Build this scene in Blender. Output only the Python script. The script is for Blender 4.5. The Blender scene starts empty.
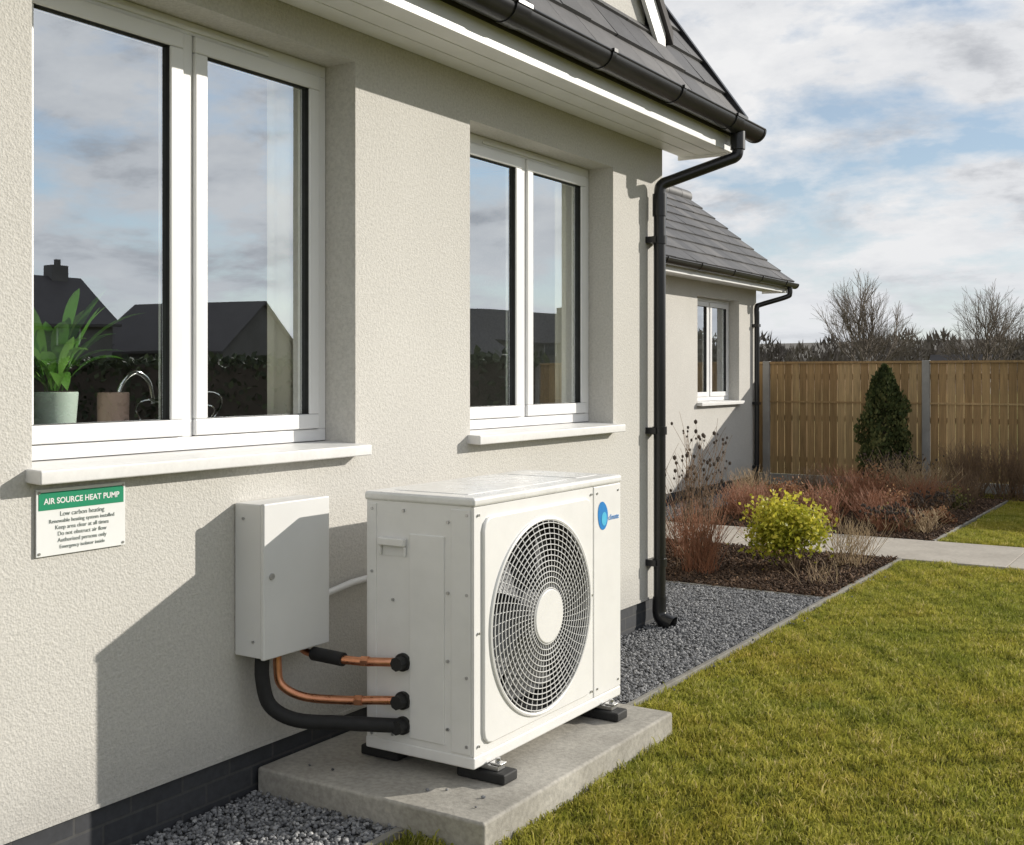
import bpy, math, random
import numpy as np
from mathutils import Vector, Matrix
random.seed(7); rng=np.random.default_rng(7)
scene=bpy.context.scene
D=bpy.data
R=math.radians
# ------------------------------------------------------------------ materials
def new_mat(name):
    m=D.materials.new(name); m.use_nodes=True
    nt=m.node_tree; b=nt.nodes["Principled BSDF"]
    return m,nt,b
def ramp(nt,fac,stops):
    r=nt.nodes.new("ShaderNodeValToRGB")
    e=r.color_ramp.elements
    while len(e)<len(stops): e.new(0.5)
    for i,(p,c) in enumerate(stops):
        e[i].position=p; e[i].color=(c[0],c[1],c[2],1) if not isinstance(c,(int,float)) else (c,c,c,1)
    nt.links.new(fac,r.inputs[0]); return r
def noise(nt,vec,scale,detail=4,rough=.55,dist=0):
    n=nt.nodes.new("ShaderNodeTexNoise"); n.inputs["Scale"].default_value=scale
    n.inputs["Detail"].default_value=detail; n.inputs["Roughness"].default_value=rough
    n.inputs["Distortion"].default_value=dist
    nt.links.new(vec,n.inputs["Vector"]); return n
def mixc(nt,fac,a,b,mode='MIX'):
    m=nt.nodes.new("ShaderNodeMix"); m.data_type='RGBA'; m.blend_type=mode
    for sock,v in ((m.inputs[0],fac),(m.inputs[6],a),(m.inputs[7],b)):
        if hasattr(v,'links'): nt.links.new(v,sock)
        elif isinstance(v,(int,float)): sock.default_value=v if sock==m.inputs[0] else (v,v,v,1)
        else: sock.default_value=(v[0],v[1],v[2],1)
    return m.outputs[2]
def mathn(nt,op,a,b=None,clamp=False):
    m=nt.nodes.new("ShaderNodeMath"); m.operation=op; m.use_clamp=clamp
    for s,v in ((m.inputs[0],a),(m.inputs[1],b)):
        if v is None: continue
        if hasattr(v,'links'): nt.links.new(v,s)
        else: s.default_value=v
    return m.outputs[0]
def gen(name,c1,c2=None,rough=.6,nscale=3,bscale=None,bstr=.2,bdist=.003,metal=0,spec=None,fine=None,roughvar=0):
    m,nt,b=new_mat(name)
    g=nt.nodes.new("ShaderNodeNewGeometry"); pos=g.outputs["Position"]
    if c2 is None: c2=tuple(x*.85 for x in c1)
    n=noise(nt,pos,nscale,6,.6)
    r=ramp(nt,n.outputs["Fac"],[(.3,c2),(.7,c1)])
    col=r.outputs[0]
    if fine:
        n2=noise(nt,pos,fine[0],3,.6)
        r2=ramp(nt,n2.outputs["Fac"],[(.35,1-fine[1]),(.65,1)])
        col=mixc(nt,1.0,col,r2.outputs[0],'MULTIPLY')
    nt.links.new(col,b.inputs["Base Color"])
    b.inputs["Roughness"].default_value=rough; b.inputs["Metallic"].default_value=metal
    if roughvar:
        rr=ramp(nt,n.outputs["Fac"],[(.3,rough-roughvar),(.7,rough+roughvar)])
        nt.links.new(rr.outputs[0],b.inputs["Roughness"])
    if spec is not None: b.inputs["Specular IOR Level"].default_value=spec
    if bscale:
        n3=noise(nt,pos,bscale,4,.6)
        bp=nt.nodes.new("ShaderNodeBump"); bp.inputs["Strength"].default_value=bstr; bp.inputs["Distance"].default_value=bdist
        nt.links.new(n3.outputs["Fac"],bp.inputs["Height"]); nt.links.new(bp.outputs[0],b.inputs["Normal"])
    return m
def render_mat():
    m,nt,b=new_mat("wall_render")
    pos=nt.nodes.new("ShaderNodeNewGeometry").outputs["Position"]
    n=noise(nt,pos,.8,6,.65); c=ramp(nt,n.outputs["Fac"],[(.3,(.595,.578,.538)),(.7,(.655,.637,.595))]).outputs[0]
    v=nt.nodes.new("ShaderNodeTexVoronoi"); v.inputs["Scale"].default_value=130; nt.links.new(pos,v.inputs["Vector"])
    n2=noise(nt,pos,75,5,.7)
    r2=ramp(nt,n2.outputs["Fac"],[(.3,.79),(.62,1.0)])
    c=mixc(nt,1.0,c,r2.outputs[0],'MULTIPLY')
    sep=nt.nodes.new("ShaderNodeSeparateXYZ"); nt.links.new(pos,sep.inputs[0])
    n4=noise(nt,pos,5,5,.7)
    hz=mathn(nt,'ADD',sep.outputs[2],mathn(nt,'MULTIPLY',n4.outputs["Fac"],-.35))
    st=ramp(nt,hz,[(.0,.82),(.25,1.0)])
    c=mixc(nt,1.0,c,st.outputs[0],'MULTIPLY')
    nt.links.new(c,b.inputs["Base Color"]); b.inputs["Roughness"].default_value=.92
    b.inputs["Specular IOR Level"].default_value=.2
    h=mathn(nt,'ADD',n2.outputs["Fac"],mathn(nt,'MULTIPLY',v.outputs["Distance"],.6))
    bp=nt.nodes.new("ShaderNodeBump"); bp.inputs["Strength"].default_value=.5; bp.inputs["Distance"].default_value=.005
    nt.links.new(h,bp.inputs["Height"]); nt.links.new(bp.outputs[0],b.inputs["Normal"])
    return m
M_render=render_mat()
def plinth_mat():
    m,nt,b=new_mat("plinth_brick")
    pos=nt.nodes.new("ShaderNodeNewGeometry").outputs["Position"]
    s=nt.nodes.new("ShaderNodeSeparateXYZ"); nt.links.new(pos,s.inputs[0]); c=nt.nodes.new("ShaderNodeCombineXYZ")
    nt.links.new(mathn(nt,'ADD',s.outputs[0],s.outputs[1]),c.inputs[0]); nt.links.new(mathn(nt,'ADD',s.outputs[2],.035),c.inputs[1])
    br=nt.nodes.new("ShaderNodeTexBrick"); nt.links.new(c.outputs[0],br.inputs["Vector"])
    br.inputs["Color1"].default_value=(.038,.041,.048,1); br.inputs["Color2"].default_value=(.058,.060,.066,1); br.inputs["Mortar"].default_value=(.075,.075,.074,1)
    br.inputs["Scale"].default_value=1; br.inputs["Brick Width"].default_value=.225; br.inputs["Row Height"].default_value=.075; br.inputs["Mortar Size"].default_value=.005
    n=noise(nt,pos,30,4,.7); r=ramp(nt,n.outputs["Fac"],[(.3,.65),(.7,1.0)])
    nt.links.new(mixc(nt,1.0,br.outputs[0],r.outputs[0],'MULTIPLY'),b.inputs["Base Color"]); b.inputs["Roughness"].default_value=.75
    bp=nt.nodes.new("ShaderNodeBump"); bp.inputs["Strength"].default_value=.5; bp.inputs["Distance"].default_value=.006; bp.invert=True
    nt.links.new(br.outputs["Fac"],bp.inputs["Height"]); nt.links.new(bp.outputs[0],b.inputs["Normal"])
    return m
M_plinth=plinth_mat()
M_white=gen("upvc_white",(.84,.84,.84),(.80,.80,.80),.3,4)
M_soffit=gen("soffit_white",(.85,.85,.84),(.76,.76,.75),.4,3)
M_sill=gen("sill_white",(.80,.795,.78),(.72,.715,.70),.45,6,fine=(60,.06))
M_black=gen("gutter_black",(.018,.018,.02),(.012,.012,.013),.28,6)
M_rubber=gen("rubber_black",(.02,.02,.02),(.012,.012,.012),.7,20,bscale=200,bstr=.2)
M_foam=gen("pipe_insulation",(.017,.017,.018),(.01,.01,.01),.75,30,bscale=150,bstr=.35)
M_casing=gen("casing_paint",(.82,.815,.80),(.77,.765,.75),.36,2.5,bscale=350,bstr=.05,fine=(9,.04))
M_lid=gen("lid_paint",(.84,.835,.82),(.76,.755,.735),.26,5,fine=(25,.07),roughvar=.08)
M_box=gen("box_paint",(.74,.74,.73),(.69,.69,.68),.42,3,bscale=300,bstr=.06)
M_grille=gen("grille_wire",(.76,.76,.75),(.68,.68,.67),.35,10)
M_dark=gen("dark_inside",(.03,.03,.032),(.02,.02,.02),.8,10)
M_blade=gen("fan_blade",(.20,.205,.21),(.15,.15,.155),.45,10)
M_copper=gen("copper",(.75,.36,.21),(.48,.20,.11),.32,18,metal=1,roughvar=.12)
M_steel=gen("steel",(.55,.55,.55),(.4,.4,.4),.35,30,metal=1)
M_chrome=gen("chrome",(.8,.8,.8),(.75,.75,.75),.08,5,metal=1)
M_conc=gen("concrete",(.50,.475,.42),(.33,.31,.27),.85,3.5,bscale=90,bstr=.35,bdist=.004,fine=(45,.25))
M_path=gen("path_concrete",(.48,.44,.38),(.37,.335,.285),.9,2,bscale=60,bstr=.3,fine=(30,.15))
M_edge=gen("edging",(.26,.25,.22),(.17,.16,.14),.85,8,bscale=60,bstr=.3)
M_postc=gen("post_concrete",(.38,.37,.35),(.29,.28,.26),.9,4,bscale=50,bstr=.3)
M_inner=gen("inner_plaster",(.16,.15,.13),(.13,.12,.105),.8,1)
M_reveal=gen("reveal_beige",(.60,.55,.45),(.52,.48,.39),.8,3)  # beige for the strips standing in for lit inner reveals
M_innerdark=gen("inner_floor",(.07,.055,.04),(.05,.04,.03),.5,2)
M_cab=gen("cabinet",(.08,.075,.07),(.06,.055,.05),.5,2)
M_pot=gen("pot_green",(.58,.66,.60),(.52,.60,.54),.4,8)
M_pink=gen("cup_terracotta",(.52,.34,.29),(.46,.30,.25),.5,8)
M_soil=gen("soil",(.045,.03,.022),(.022,.016,.011),.95,12,bscale=70,bstr=.8,bdist=.02)
M_gbase=gen("gravel_base",(.13,.13,.13),(.06,.06,.062),.9,40,bscale=70,bstr=.9,bdist=.02)
M_brown=gen("twig_brown",(.24,.155,.09),(.13,.085,.05),.85,6)
M_red=gen("twig_red",(.36,.155,.08),(.20,.095,.05),.8,6)
M_straw=gen("twig_straw",(.44,.33,.19),(.26,.18,.105),.85,6)
M_seed=gen("seedhead",(.07,.05,.04),(.04,.03,.02),.9,10)
M_bark=gen("bark",(.20,.165,.13),(.12,.098,.078),.9,6)
M_green=gen("sign_green",(.01,.27,.14),(.01,.24,.12),.35,8)
M_signw=gen("sign_white",(.82,.83,.82),(.78,.79,.78),.35,8)
M_signtxt=gen("sign_text",(.16,.20,.18),(.14,.17,.16),.5,8)
M_blue=gen("logo_blue",(.02,.24,.62),(.02,.20,.54),.35,40)
M_cyan=gen("logo_cyan",(.10,.55,.80),(.08,.46,.72),.35,40)
M_wallfar=gen("far_wall",(.13,.125,.12),(.09,.085,.08),.9,1)
M_rooffar=gen("far_roof",(.06,.055,.055),(.045,.04,.04),.8,1)
M_winfar=gen("far_window",(.03,.035,.04),(.02,.02,.02),.1,1)
M_wframefar=gen("far_window_frame",(.35,.35,.34),(.3,.3,.29),.5,1)

def tile_mat():
    m,nt,b=new_mat("roof_tile")
    at=nt.nodes.new("ShaderNodeAttribute"); at.attribute_name="rnd"
    pos=nt.nodes.new("ShaderNodeNewGeometry").outputs["Position"]
    r=ramp(nt,at.outputs["Fac"],[(0,(.085,.085,.090)),(.6,(.12,.118,.12)),(1,(.17,.163,.16))])
    n=noise(nt,pos,9,5,.7); r2=ramp(nt,n.outputs["Fac"],[(.3,.7),(.7,1.0)])
    nt.links.new(mixc(nt,1.0,r.outputs[0],r2.outputs[0],'MULTIPLY'),b.inputs["Base Color"])
    b.inputs["Roughness"].default_value=.6
    n3=noise(nt,pos,80,3); bp=nt.nodes.new("ShaderNodeBump"); bp.inputs["Strength"].default_value=.3; bp.inputs["Distance"].default_value=.003
    nt.links.new(n3.outputs["Fac"],bp.inputs["Height"]); nt.links.new(bp.outputs[0],b.inputs["Normal"])
    return m
M_tile=tile_mat()
def attr_mat(name,stops,rough=.85,patch=None,trans=0,spec=.3):
    m,nt,b=new_mat(name)
    at=nt.nodes.new("ShaderNodeAttribute"); at.attribute_name="rnd"
    r=ramp(nt,at.outputs["Fac"],stops); col=r.outputs[0]
    pos=nt.nodes.new("ShaderNodeNewGeometry").outputs["Position"]
    if patch:
        n=noise(nt,pos,patch[0],3,.6)
        rp=ramp(nt,n.outputs["Fac"],patch[1]); col=mixc(nt,1.0,col,rp.outputs[0],'MULTIPLY')
        if len(patch)>2:
            n=noise(nt,pos,patch[2],3,.65); rp=ramp(nt,n.outputs["Fac"],patch[3]); col=mixc(nt,1.0,col,rp.outputs[0],'MULTIPLY')
    nt.links.new(col,b.inputs["Base Color"]); b.inputs["Roughness"].default_value=rough
    b.inputs["Specular IOR Level"].default_value=spec
    if trans:
        t=nt.nodes.new("ShaderNodeBsdfTranslucent"); nt.links.new(col,t.inputs[0])
        mx=nt.nodes.new("ShaderNodeMixShader"); mx.inputs[0].default_value=trans
        nt.links.new(b.outputs[0],mx.inputs[1]); nt.links.new(t.outputs[0],mx.inputs[2])
        nt.links.new(mx.outputs[0],nt.nodes["Material Output"].inputs[0])
    return m
GP=(.9,[(.30,(.72,.80,.75)),(.48,(.97,.98,1)),(.7,(1.0,.90,.85))],4.5,[(.30,(.58,.66,.58)),(.48,(.95,.95,.94)),(.75,(1.0,1.0,1.0))])
M_grass=attr_mat("grass_blades",[(0,(.19,.205,.03)),(.45,(.42,.41,.065)),(.8,(.58,.53,.12)),(1,(.76,.64,.30))],.75,GP,.44,.15)
M_stone=attr_mat("gravel_stones",[(0,(.075,.077,.082)),(.5,(.225,.228,.236)),(.85,(.38,.38,.38)),(1,(.62,.61,.59))],.8)
M_chip=attr_mat("mulch_chips",[(0,(.035,.024,.017)),(.6,(.10,.062,.04)),(1,(.26,.165,.10))],.95)
M_lime=attr_mat("leaf_lime",[(0,(.13,.16,.018)),(.5,(.38,.39,.035)),(1,(.74,.66,.10))],.5,None,.38)
M_conif=attr_mat("leaf_conifer",[(0,(.03,.045,.016)),(.6,(.075,.095,.03)),(1,(.17,.165,.06))],.8,None,.2)
M_hplant=attr_mat("leaf_house_plant",[(0,(.08,.24,.03)),(1,(.24,.47,.09))],.4,None,.35,.4)
M_redleaf=attr_mat("leaf_dry_red",[(0,(.10,.045,.026)),(.6,(.27,.125,.07)),(1,(.42,.25,.13))],.8,None,.2)
M_olive=attr_mat("leaf_low_olive",[(0,(.06,.065,.02)),(.6,(.17,.165,.05)),(1,(.32,.28,.11))],.8,None,.25)
M_wood_tree=attr_mat("far_woods_hazed",[(0,(.085,.075,.066)),(.6,(.14,.12,.10)),(1,(.20,.175,.14))],.95)  # twig browns lightened and greyed: distance haze put into the colour
M_hedge=attr_mat("hedge_leaf",[(0,(.02,.03,.015)),(.6,(.04,.052,.022)),(1,(.07,.09,.035))],.8)
def wood_mat():
    m,nt,b=new_mat("fence_wood")
    at=nt.nodes.new("ShaderNodeAttribute"); at.attribute_name="rnd"
    r=ramp(nt,at.outputs["Fac"],[(0,(.38,.235,.105)),(.5,(.50,.32,.15)),(1,(.60,.41,.21))])
    pos=nt.nodes.new("ShaderNodeNewGeometry").outputs["Position"]
    mp=nt.nodes.new("ShaderNodeMapping"); mp.inputs["Scale"].default_value=(40,40,2.5); nt.links.new(pos,mp.inputs[0])
    n=noise(nt,mp.outputs[0],1,5,.65,.6); r2=ramp(nt,n.outputs["Fac"],[(.3,.6),(.65,1.0)])
    col=mixc(nt,1.0,r.outputs[0],r2.outputs[0],'MULTIPLY')
    n=noise(nt,pos,1.2,4,.6); r3=ramp(nt,n.outputs["Fac"],[(.3,(.75,.8,.78)),(.7,(1.0,1.0,1))])
    col=mixc(nt,1.0,col,r3.outputs[0],'MULTIPLY')
    nt.links.new(col,b.inputs["Base Color"]); b.inputs["Roughness"].default_value=.85
    return m
M_wood=wood_mat()
def ground_mat():
    m,nt,b=new_mat("ground_turf")
    pos=nt.nodes.new("ShaderNodeNewGeometry").outputs["Position"]
    n=noise(nt,pos,1.1,4,.6); r=ramp(nt,n.outputs["Fac"],[(.3,(.11,.12,.022)),(.7,(.20,.18,.04))])
    n2=noise(nt,pos,45,4,.7); r2=ramp(nt,n2.outputs["Fac"],[(.3,.5),(.7,1.0)])
    nt.links.new(mixc(nt,1.0,r.outputs[0],r2.outputs[0],'MULTIPLY'),b.inputs["Base Color"])
    b.inputs["Roughness"].default_value=.95; b.inputs["Specular IOR Level"].default_value=.1
    bp=nt.nodes.new("ShaderNodeBump"); bp.inputs["Strength"].default_value=.8; bp.inputs["Distance"].default_value=.03
    nt.links.new(n2.outputs["Fac"],bp.inputs["Height"]); nt.links.new(bp.outputs[0],b.inputs["Normal"])
    return m
M_ground=ground_mat()
def glass_mat():
    m,nt,b=new_mat("window_glass"); nt.nodes.remove(b)
    t=nt.nodes.new("ShaderNodeBsdfTransparent"); t.inputs[0].default_value=(.80,.83,.81,1)
    g=nt.nodes.new("ShaderNodeBsdfGlossy"); g.inputs["Roughness"].default_value=0.0
    g.inputs[0].default_value=(.60,.63,.66,1)
    pos=nt.nodes.new("ShaderNodeNewGeometry").outputs["Position"]
    n=noise(nt,pos,1.3,1,.4); bp=nt.nodes.new("ShaderNodeBump"); bp.inputs["Strength"].default_value=.25; bp.inputs["Distance"].default_value=.006
    nt.links.new(n.outputs["Fac"],bp.inputs["Height"]); nt.links.new(bp.outputs[0],g.inputs["Normal"])
    mx=nt.nodes.new("ShaderNodeAddShader"); nt.links.new(t.outputs[0],mx.inputs[0]); nt.links.new(g.outputs[0],mx.inputs[1])
    nt.links.new(mx.outputs[0],nt.nodes["Material Output"].inputs[0]); return m
M_glass=glass_mat()
# ------------------------------------------------------------------ mesh helpers
class B:
    def __init__(s): s.v=[];s.f=[];s.r=[]
    def add(s,vs,fs,r=None):
        o=len(s.v); s.v+= [tuple(p) for p in vs]; s.f+=[tuple(i+o for i in f) for f in fs]
        rr=random.random() if r is None else r
        s.r+=[rr]*len(vs)
    def box(s,x0,x1,y0,y1,z0,z1,r=None):
        vs=[(x,y,z) for x in (x0,x1) for y in (y0,y1) for z in (z0,z1)]
        s.add(vs,[(0,1,3,2),(4,6,7,5),(0,4,5,1),(2,3,7,6),(0,2,6,4),(1,5,7,3)],r)
    def cyl(s,c,axis,r,L,n=24,r2=None):
        ax=Vector(axis).normalized(); r2=r if r2 is None else r2
        a=ax.orthogonal().normalized(); b=ax.cross(a); c=Vector(c)
        vs=[];
        for k,(rr,off) in enumerate(((r,0),(r2,L))):
            for i in range(n):
                t=2*math.pi*i/n; vs.append(c+ax*off+(a*math.cos(t)+b*math.sin(t))*rr)
        fs=[(i,(i+1)%n,n+(i+1)%n,n+i) for i in range(n)]
        fs.append(tuple(range(n))[::-1]); fs.append(tuple(range(n,2*n)))
        s.add(vs,fs)
    def tube(s,pts,r,n=10,closed=False,smooth=6,caps=True,rnd=None):
        P=[Vector(p) for p in pts]
        if smooth>1 and len(P)>2 :
            Q=[];m=len(P); rs=[]
            for i in range(m if closed else m-1):
                p0=P[(i-1)%m] if (closed or i>0) else P[0]; p1=P[i]; p2=P[(i+1)%m]; p3=P[(i+2)%m] if (closed or i+2<m) else P[-1]
                for k in range(smooth):
                    t=k/smooth
                    Q.append(.5*((2*p1)+(-p0+p2)*t+(2*p0-5*p1+4*p2-p3)*t*t+(-p0+3*p1-3*p2+p3)*t**3))
                    if isinstance(r,(list,tuple)): rs.append(r[i]*(1-t)+r[(i+1)%m]*t)
            if not closed:
                Q.append(P[-1]); 
                if isinstance(r,(list,tuple)): rs.append(r[-1])
            P=Q
            if isinstance(r,(list,tuple)): r=rs
        m=len(P); vs=[]; prev=None
        for i in range(m):
            d=(P[(i+1)%m]-P[i-1]) if closed else (P[min(i+1,m-1)]-P[max(i-1,0)])
            if d.length<1e-9: d=Vector((0,0,1))
            d.normalize()
            if prev is None: a=d.orthogonal().normalized()
            else:
                a=prev-d*prev.dot(d)
                a=a.normalized() if a.length>1e-6 else d.orthogonal().normalized()
            prev=a; b=d.cross(a); rr=r[i] if isinstance(r,(list,tuple)) else r
            for k in range(n):
                t=2*math.pi*k/n; vs.append(P[i]+(a*math.cos(t)+b*math.sin(t))*rr)
        fs=[]
        for i in range(m if closed else m-1):
            j=(i+1)%m
            for k in range(n): fs.append((i*n+k,i*n+(k+1)%n,j*n+(k+1)%n,j*n+k))
        if not closed and caps:
            fs.append(tuple(range(n))[::-1]); fs.append(tuple(range((m-1)*n,m*n)))
        s.add(vs,fs,rnd)
    def ring(s,y0,y1,z0,z1,w,x0,x1,wb=None):
        wb=w if wb is None else wb
        s.box(x0,x1,y0,y1,z1-w,z1); s.box(x0,x1,y0,y1,z0,z0+wb)
        s.box(x0,x1,y0,y0+w,z0+wb,z1-w); s.box(x0,x1,y1-w,y1,z0+wb,z1-w)
    def obj(s,name,mat,parent=None,smooth=False,bevel=0,seg=2,attr=False,loc=None):
        me=D.meshes.new(name); me.from_pydata(s.v,[],s.f); me.update()
        if attr:
            a=me.attributes.new("rnd",'FLOAT','POINT'); a.data.foreach_set("value",s.r)
        me.materials.append(mat)
        o=D.objects.new(name,me); scene.collection.objects.link(o)
        if smooth: me.polygons.foreach_set("use_smooth",[True]*len(me.polygons))
        if bevel:
            md=o.modifiers.new("bevel",'BEVEL'); md.width=bevel; md.segments=seg; md.limit_method='ANGLE'; md.angle_limit=R(40)
            me.polygons.foreach_set("use_smooth",[True]*len(me.polygons))
            wn=o.modifiers.new("wn",'WEIGHTED_NORMAL'); wn.keep_sharp=False
        if smooth and not bevel:
            try: me.set_sharp_from_angle(angle=R(40))
            except Exception: pass
        if parent: o.parent=parent
        if loc: o.location=loc
        return o
def empty(name):
    e=D.objects.new(name,None); scene.collection.objects.link(e); e.empty_display_size=.1; return e
def np_mesh(name,V,F,rnd,mat):
    me=D.meshes.new(name); nv=len(V); nf=len(F); k=F.shape[1]
    me.vertices.add(nv); me.vertices.foreach_set("co",V.astype(np.float32).ravel())
    me.loops.add(nf*k); me.loops.foreach_set("vertex_index",F.astype(np.int32).ravel())
    me.polygons.add(nf); me.polygons.foreach_set("loop_start",np.arange(0,nf*k,k,dtype=np.int32))
    me.update(calc_edges=True); me.validate()
    a=me.attributes.new("rnd",'FLOAT','POINT'); a.data.foreach_set("value",rnd.astype(np.float32))
    me.materials.append(mat); return me
def link(name,me,parent=None,loc=(0,0,0),rz=0,sc=(1,1,1)):
    o=D.objects.new(name,me); scene.collection.objects.link(o); o.location=loc; o.rotation_euler=(0,0,rz); o.scale=sc
    if parent: o.parent=parent
    return o
# ------------------------------------------------------------------ main house
H=empty("house")
YE=6.81
def wall_x(b,x0,x1,y0,y1,z0,z1,ops):
    ops=sorted(ops); y=y0
    for (a,c,za,zc) in ops:
        b.box(x0,x1,y,a,z0,z1); b.box(x0,x1,a,c,z0,za); b.box(x0,x1,a,c,zc,z1); y=c
    b.box(x0,x1,y,y1,z0,z1)
W1=(2.213,3.754,1.30,2.925); W2=(4.61,6.12,1.30,2.84)
b=B(); wall_x(b,-.3,0,-6,YE,.19,3.10,[W1,W2])
b.box(-8,-7.7,-6,YE,.19,3.1); b.box(-7.7,-.3,-6,-5.7,.19,3.1); b.box(-7.7,-.3,YE-.3,YE,.19,3.1)
b.obj("walls",M_render,H)
RX0=.40; RZ0=3.22; TP=math.tan(R(55)); RXC=-4.0; RZC=RZ0+(RX0-RXC)*TP
b=B()
for (ya,yb) in ((YE-.3,YE),(-6,-5.7)):
    zl=RZ0+(RX0-0)*TP-.15
    vs=[(0,ya,3.1),(0,ya,zl),(RXC,ya,RZC-.15),(-8,ya,zl),(-8,ya,3.1)]
    vs+=[(p[0],yb,p[2]) for p in vs]
    b.add(vs,[(0,1,2,3,4),(9,8,7,6,5)]+[(i,5+i,5+(i+1)%5,(i+1)%5) for i in range(5)])
b.obj("gable_walls",M_render,H)
b=B(); b.box(-7.98,-.012,-5.98,YE-.012,-.1,.19)
b.obj("plinth",M_plinth,H)
b=B(); b.box(-.30,.006,-6,YE+.006,.182,.197); b.obj("render_stop_bead",M_render,H)
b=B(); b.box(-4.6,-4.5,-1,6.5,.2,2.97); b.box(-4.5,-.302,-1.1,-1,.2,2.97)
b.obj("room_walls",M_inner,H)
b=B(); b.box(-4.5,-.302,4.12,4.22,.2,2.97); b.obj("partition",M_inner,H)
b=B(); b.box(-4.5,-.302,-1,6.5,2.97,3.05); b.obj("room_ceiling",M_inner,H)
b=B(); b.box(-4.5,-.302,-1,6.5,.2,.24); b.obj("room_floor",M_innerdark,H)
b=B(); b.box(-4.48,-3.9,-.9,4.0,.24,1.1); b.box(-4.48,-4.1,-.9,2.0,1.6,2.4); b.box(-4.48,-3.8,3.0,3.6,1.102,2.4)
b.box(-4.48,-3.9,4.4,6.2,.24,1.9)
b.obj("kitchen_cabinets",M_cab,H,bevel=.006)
for (ya,yb2,zt) in ((3.50,3.745,2.92),(5.88,6.11,2.835)):  # added strips in place of the lit inner reveals, facing out to catch skylight
    b=B(); vs=[]; n=22
    for i in range(n):
        t=i/(n-1); y=ya+(yb2-ya)*t; x=-.262+.010*math.sin(t*16)
        vs+=[(x,y,1.332),(x,y,zt)]
    b.add(vs,[(2*i,2*i+2,2*i+3,2*i+1) for i in range(n-1)]); b.obj("reveal_strip",M_reveal,H,smooth=True)
def window(name,op,xf,parent,px=0.0,dmat=M_white,wo=.05,ws=.062,mull=.05,xd=.07):
    y0,y1,z0,z1=op
    b=B(); zb=z0+.02
    b.ring(y0+.001,y1-.001,zb,z1-.001,wo,xf-xd,xf)
    ym=(y0+y1)/2; b.box(xf-xd,xf,ym-mull/2,ym+mull/2,zb+wo,z1-wo)
    b.obj(name+"_frame",dmat,parent,bevel=.004)
    b=B(); panes=[]
    for a,c in ((y0+wo,ym-mull/2),(ym+mull/2,y1-wo)):
        b.ring(a+.003,c-.003,zb+wo+.003,z1-wo-.003,ws,xf-xd+.012,xf+.014)
        panes.append((a+ws,c-ws,zb+wo+ws,z1-wo-ws))
    b.obj(name+"_sashes",dmat,parent,bevel=.006)
    b=B(); 
    for p in panes: b.ring(p[0]-.001,p[1]+.001,p[2]-.001,p[3]+.001,.006,xf-xd+.03,xf+.006)
    b.obj(name+"_gaskets",M_rubber,parent)
    b=B()
    for p in panes: b.add([(xf-.012,p[0],p[2]),(xf-.012,p[1],p[2]),(xf-.012,p[1],p[3]),(xf-.012,p[0],p[3])],[(0,1,2,3)])
    b.obj(name+"_glass",M_glass,parent)
    b=B(); b.box(xf-.004,xf+.008,y0+.35,y1-.35,z1-.038,z1-.022); b.obj(name+"_trickle_vent",dmat,parent,bevel=.002)
    b=B(); e=.075
    xs=xf-.05; vs=[]
    for y in (y0-.022,y1+.02):
        vs+=[(xs,y,z0-.025),(px+e,y,z0-.037),(px+e,y,z0+.008),(xs,y,z0+.018)]
    b.add([v for v in vs],[(0,1,2,3),(7,6,5,4),(0,4,5,1),(1,5,6,2),(2,6,7,3),(3,7,4,0)])
    b.obj(name+"_sill",M_sill,parent,bevel=.006)
    b=B(); b.box(px-.48,xf-xd-.002,y0+.004,y1-.004,z0+.004,z0+.03); b.obj(name+"_board",M_white,parent,bevel=.004)
window("window_a",W1,-.165,H); window("window_b",W2,-.165,H)
b=B(); 
for i in range(3): b.box(.004+i*.12,.118+i*.12,-6.2,7.09,3.055,3.075)
b.box(-.002,.362,-6.2,7.085,3.064,3.09)
b.obj("soffit",M_soffit,H,bevel=.002)
b=B(); b.box(.364,.388,-6.2,7.092,3.035,3.235); b.box(-.02,.388,7.094,7.115,3.035,3.20)
b.obj("fascia",M_soffit,H,bevel=.004)
b=B()
def slope_pt(x): return RZ0+(RX0-x)*TP
for side in (1,-1):
    xs=[.30,RXC] if side==1 else [2*RXC-.30,RXC]
    v=[(xs[0],YE,slope_pt(.30)-.19),(xs[1],YE,RZC-.19),(xs[1],7.09,RZC-.19),(xs[0],7.09,slope_pt(.30)-.19)]
    b.add(v+[(p[0],p[1],p[2]+.03) for p in v],[(0,1,2,3),(7,6,5,4),(0,4,5,1),(1,5,6,2),(2,6,7,3),(3,7,4,0)])
    v=[(xs[0],7.095,slope_pt(.30)-.24),(xs[1],7.095,RZC-.24),(xs[1],7.095,RZC-.03),(xs[0],7.095,slope_pt(.30)-.03)]
    b.add(v+[(p[0],7.117,p[2]) for p in v],[(0,1,2,3),(7,6,5,4),(0,4,5,1),(1,5,6,2),(2,6,7,3),(3,7,4,0)])
b.obj("verge_boards",M_soffit,H)
dx=.12; yb0,yb1=4.0,6.40; zb=3.70; yp=(yb0+yb1)/2; zp=zb+(yb1-yb0)/2*1.15; 
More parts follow.
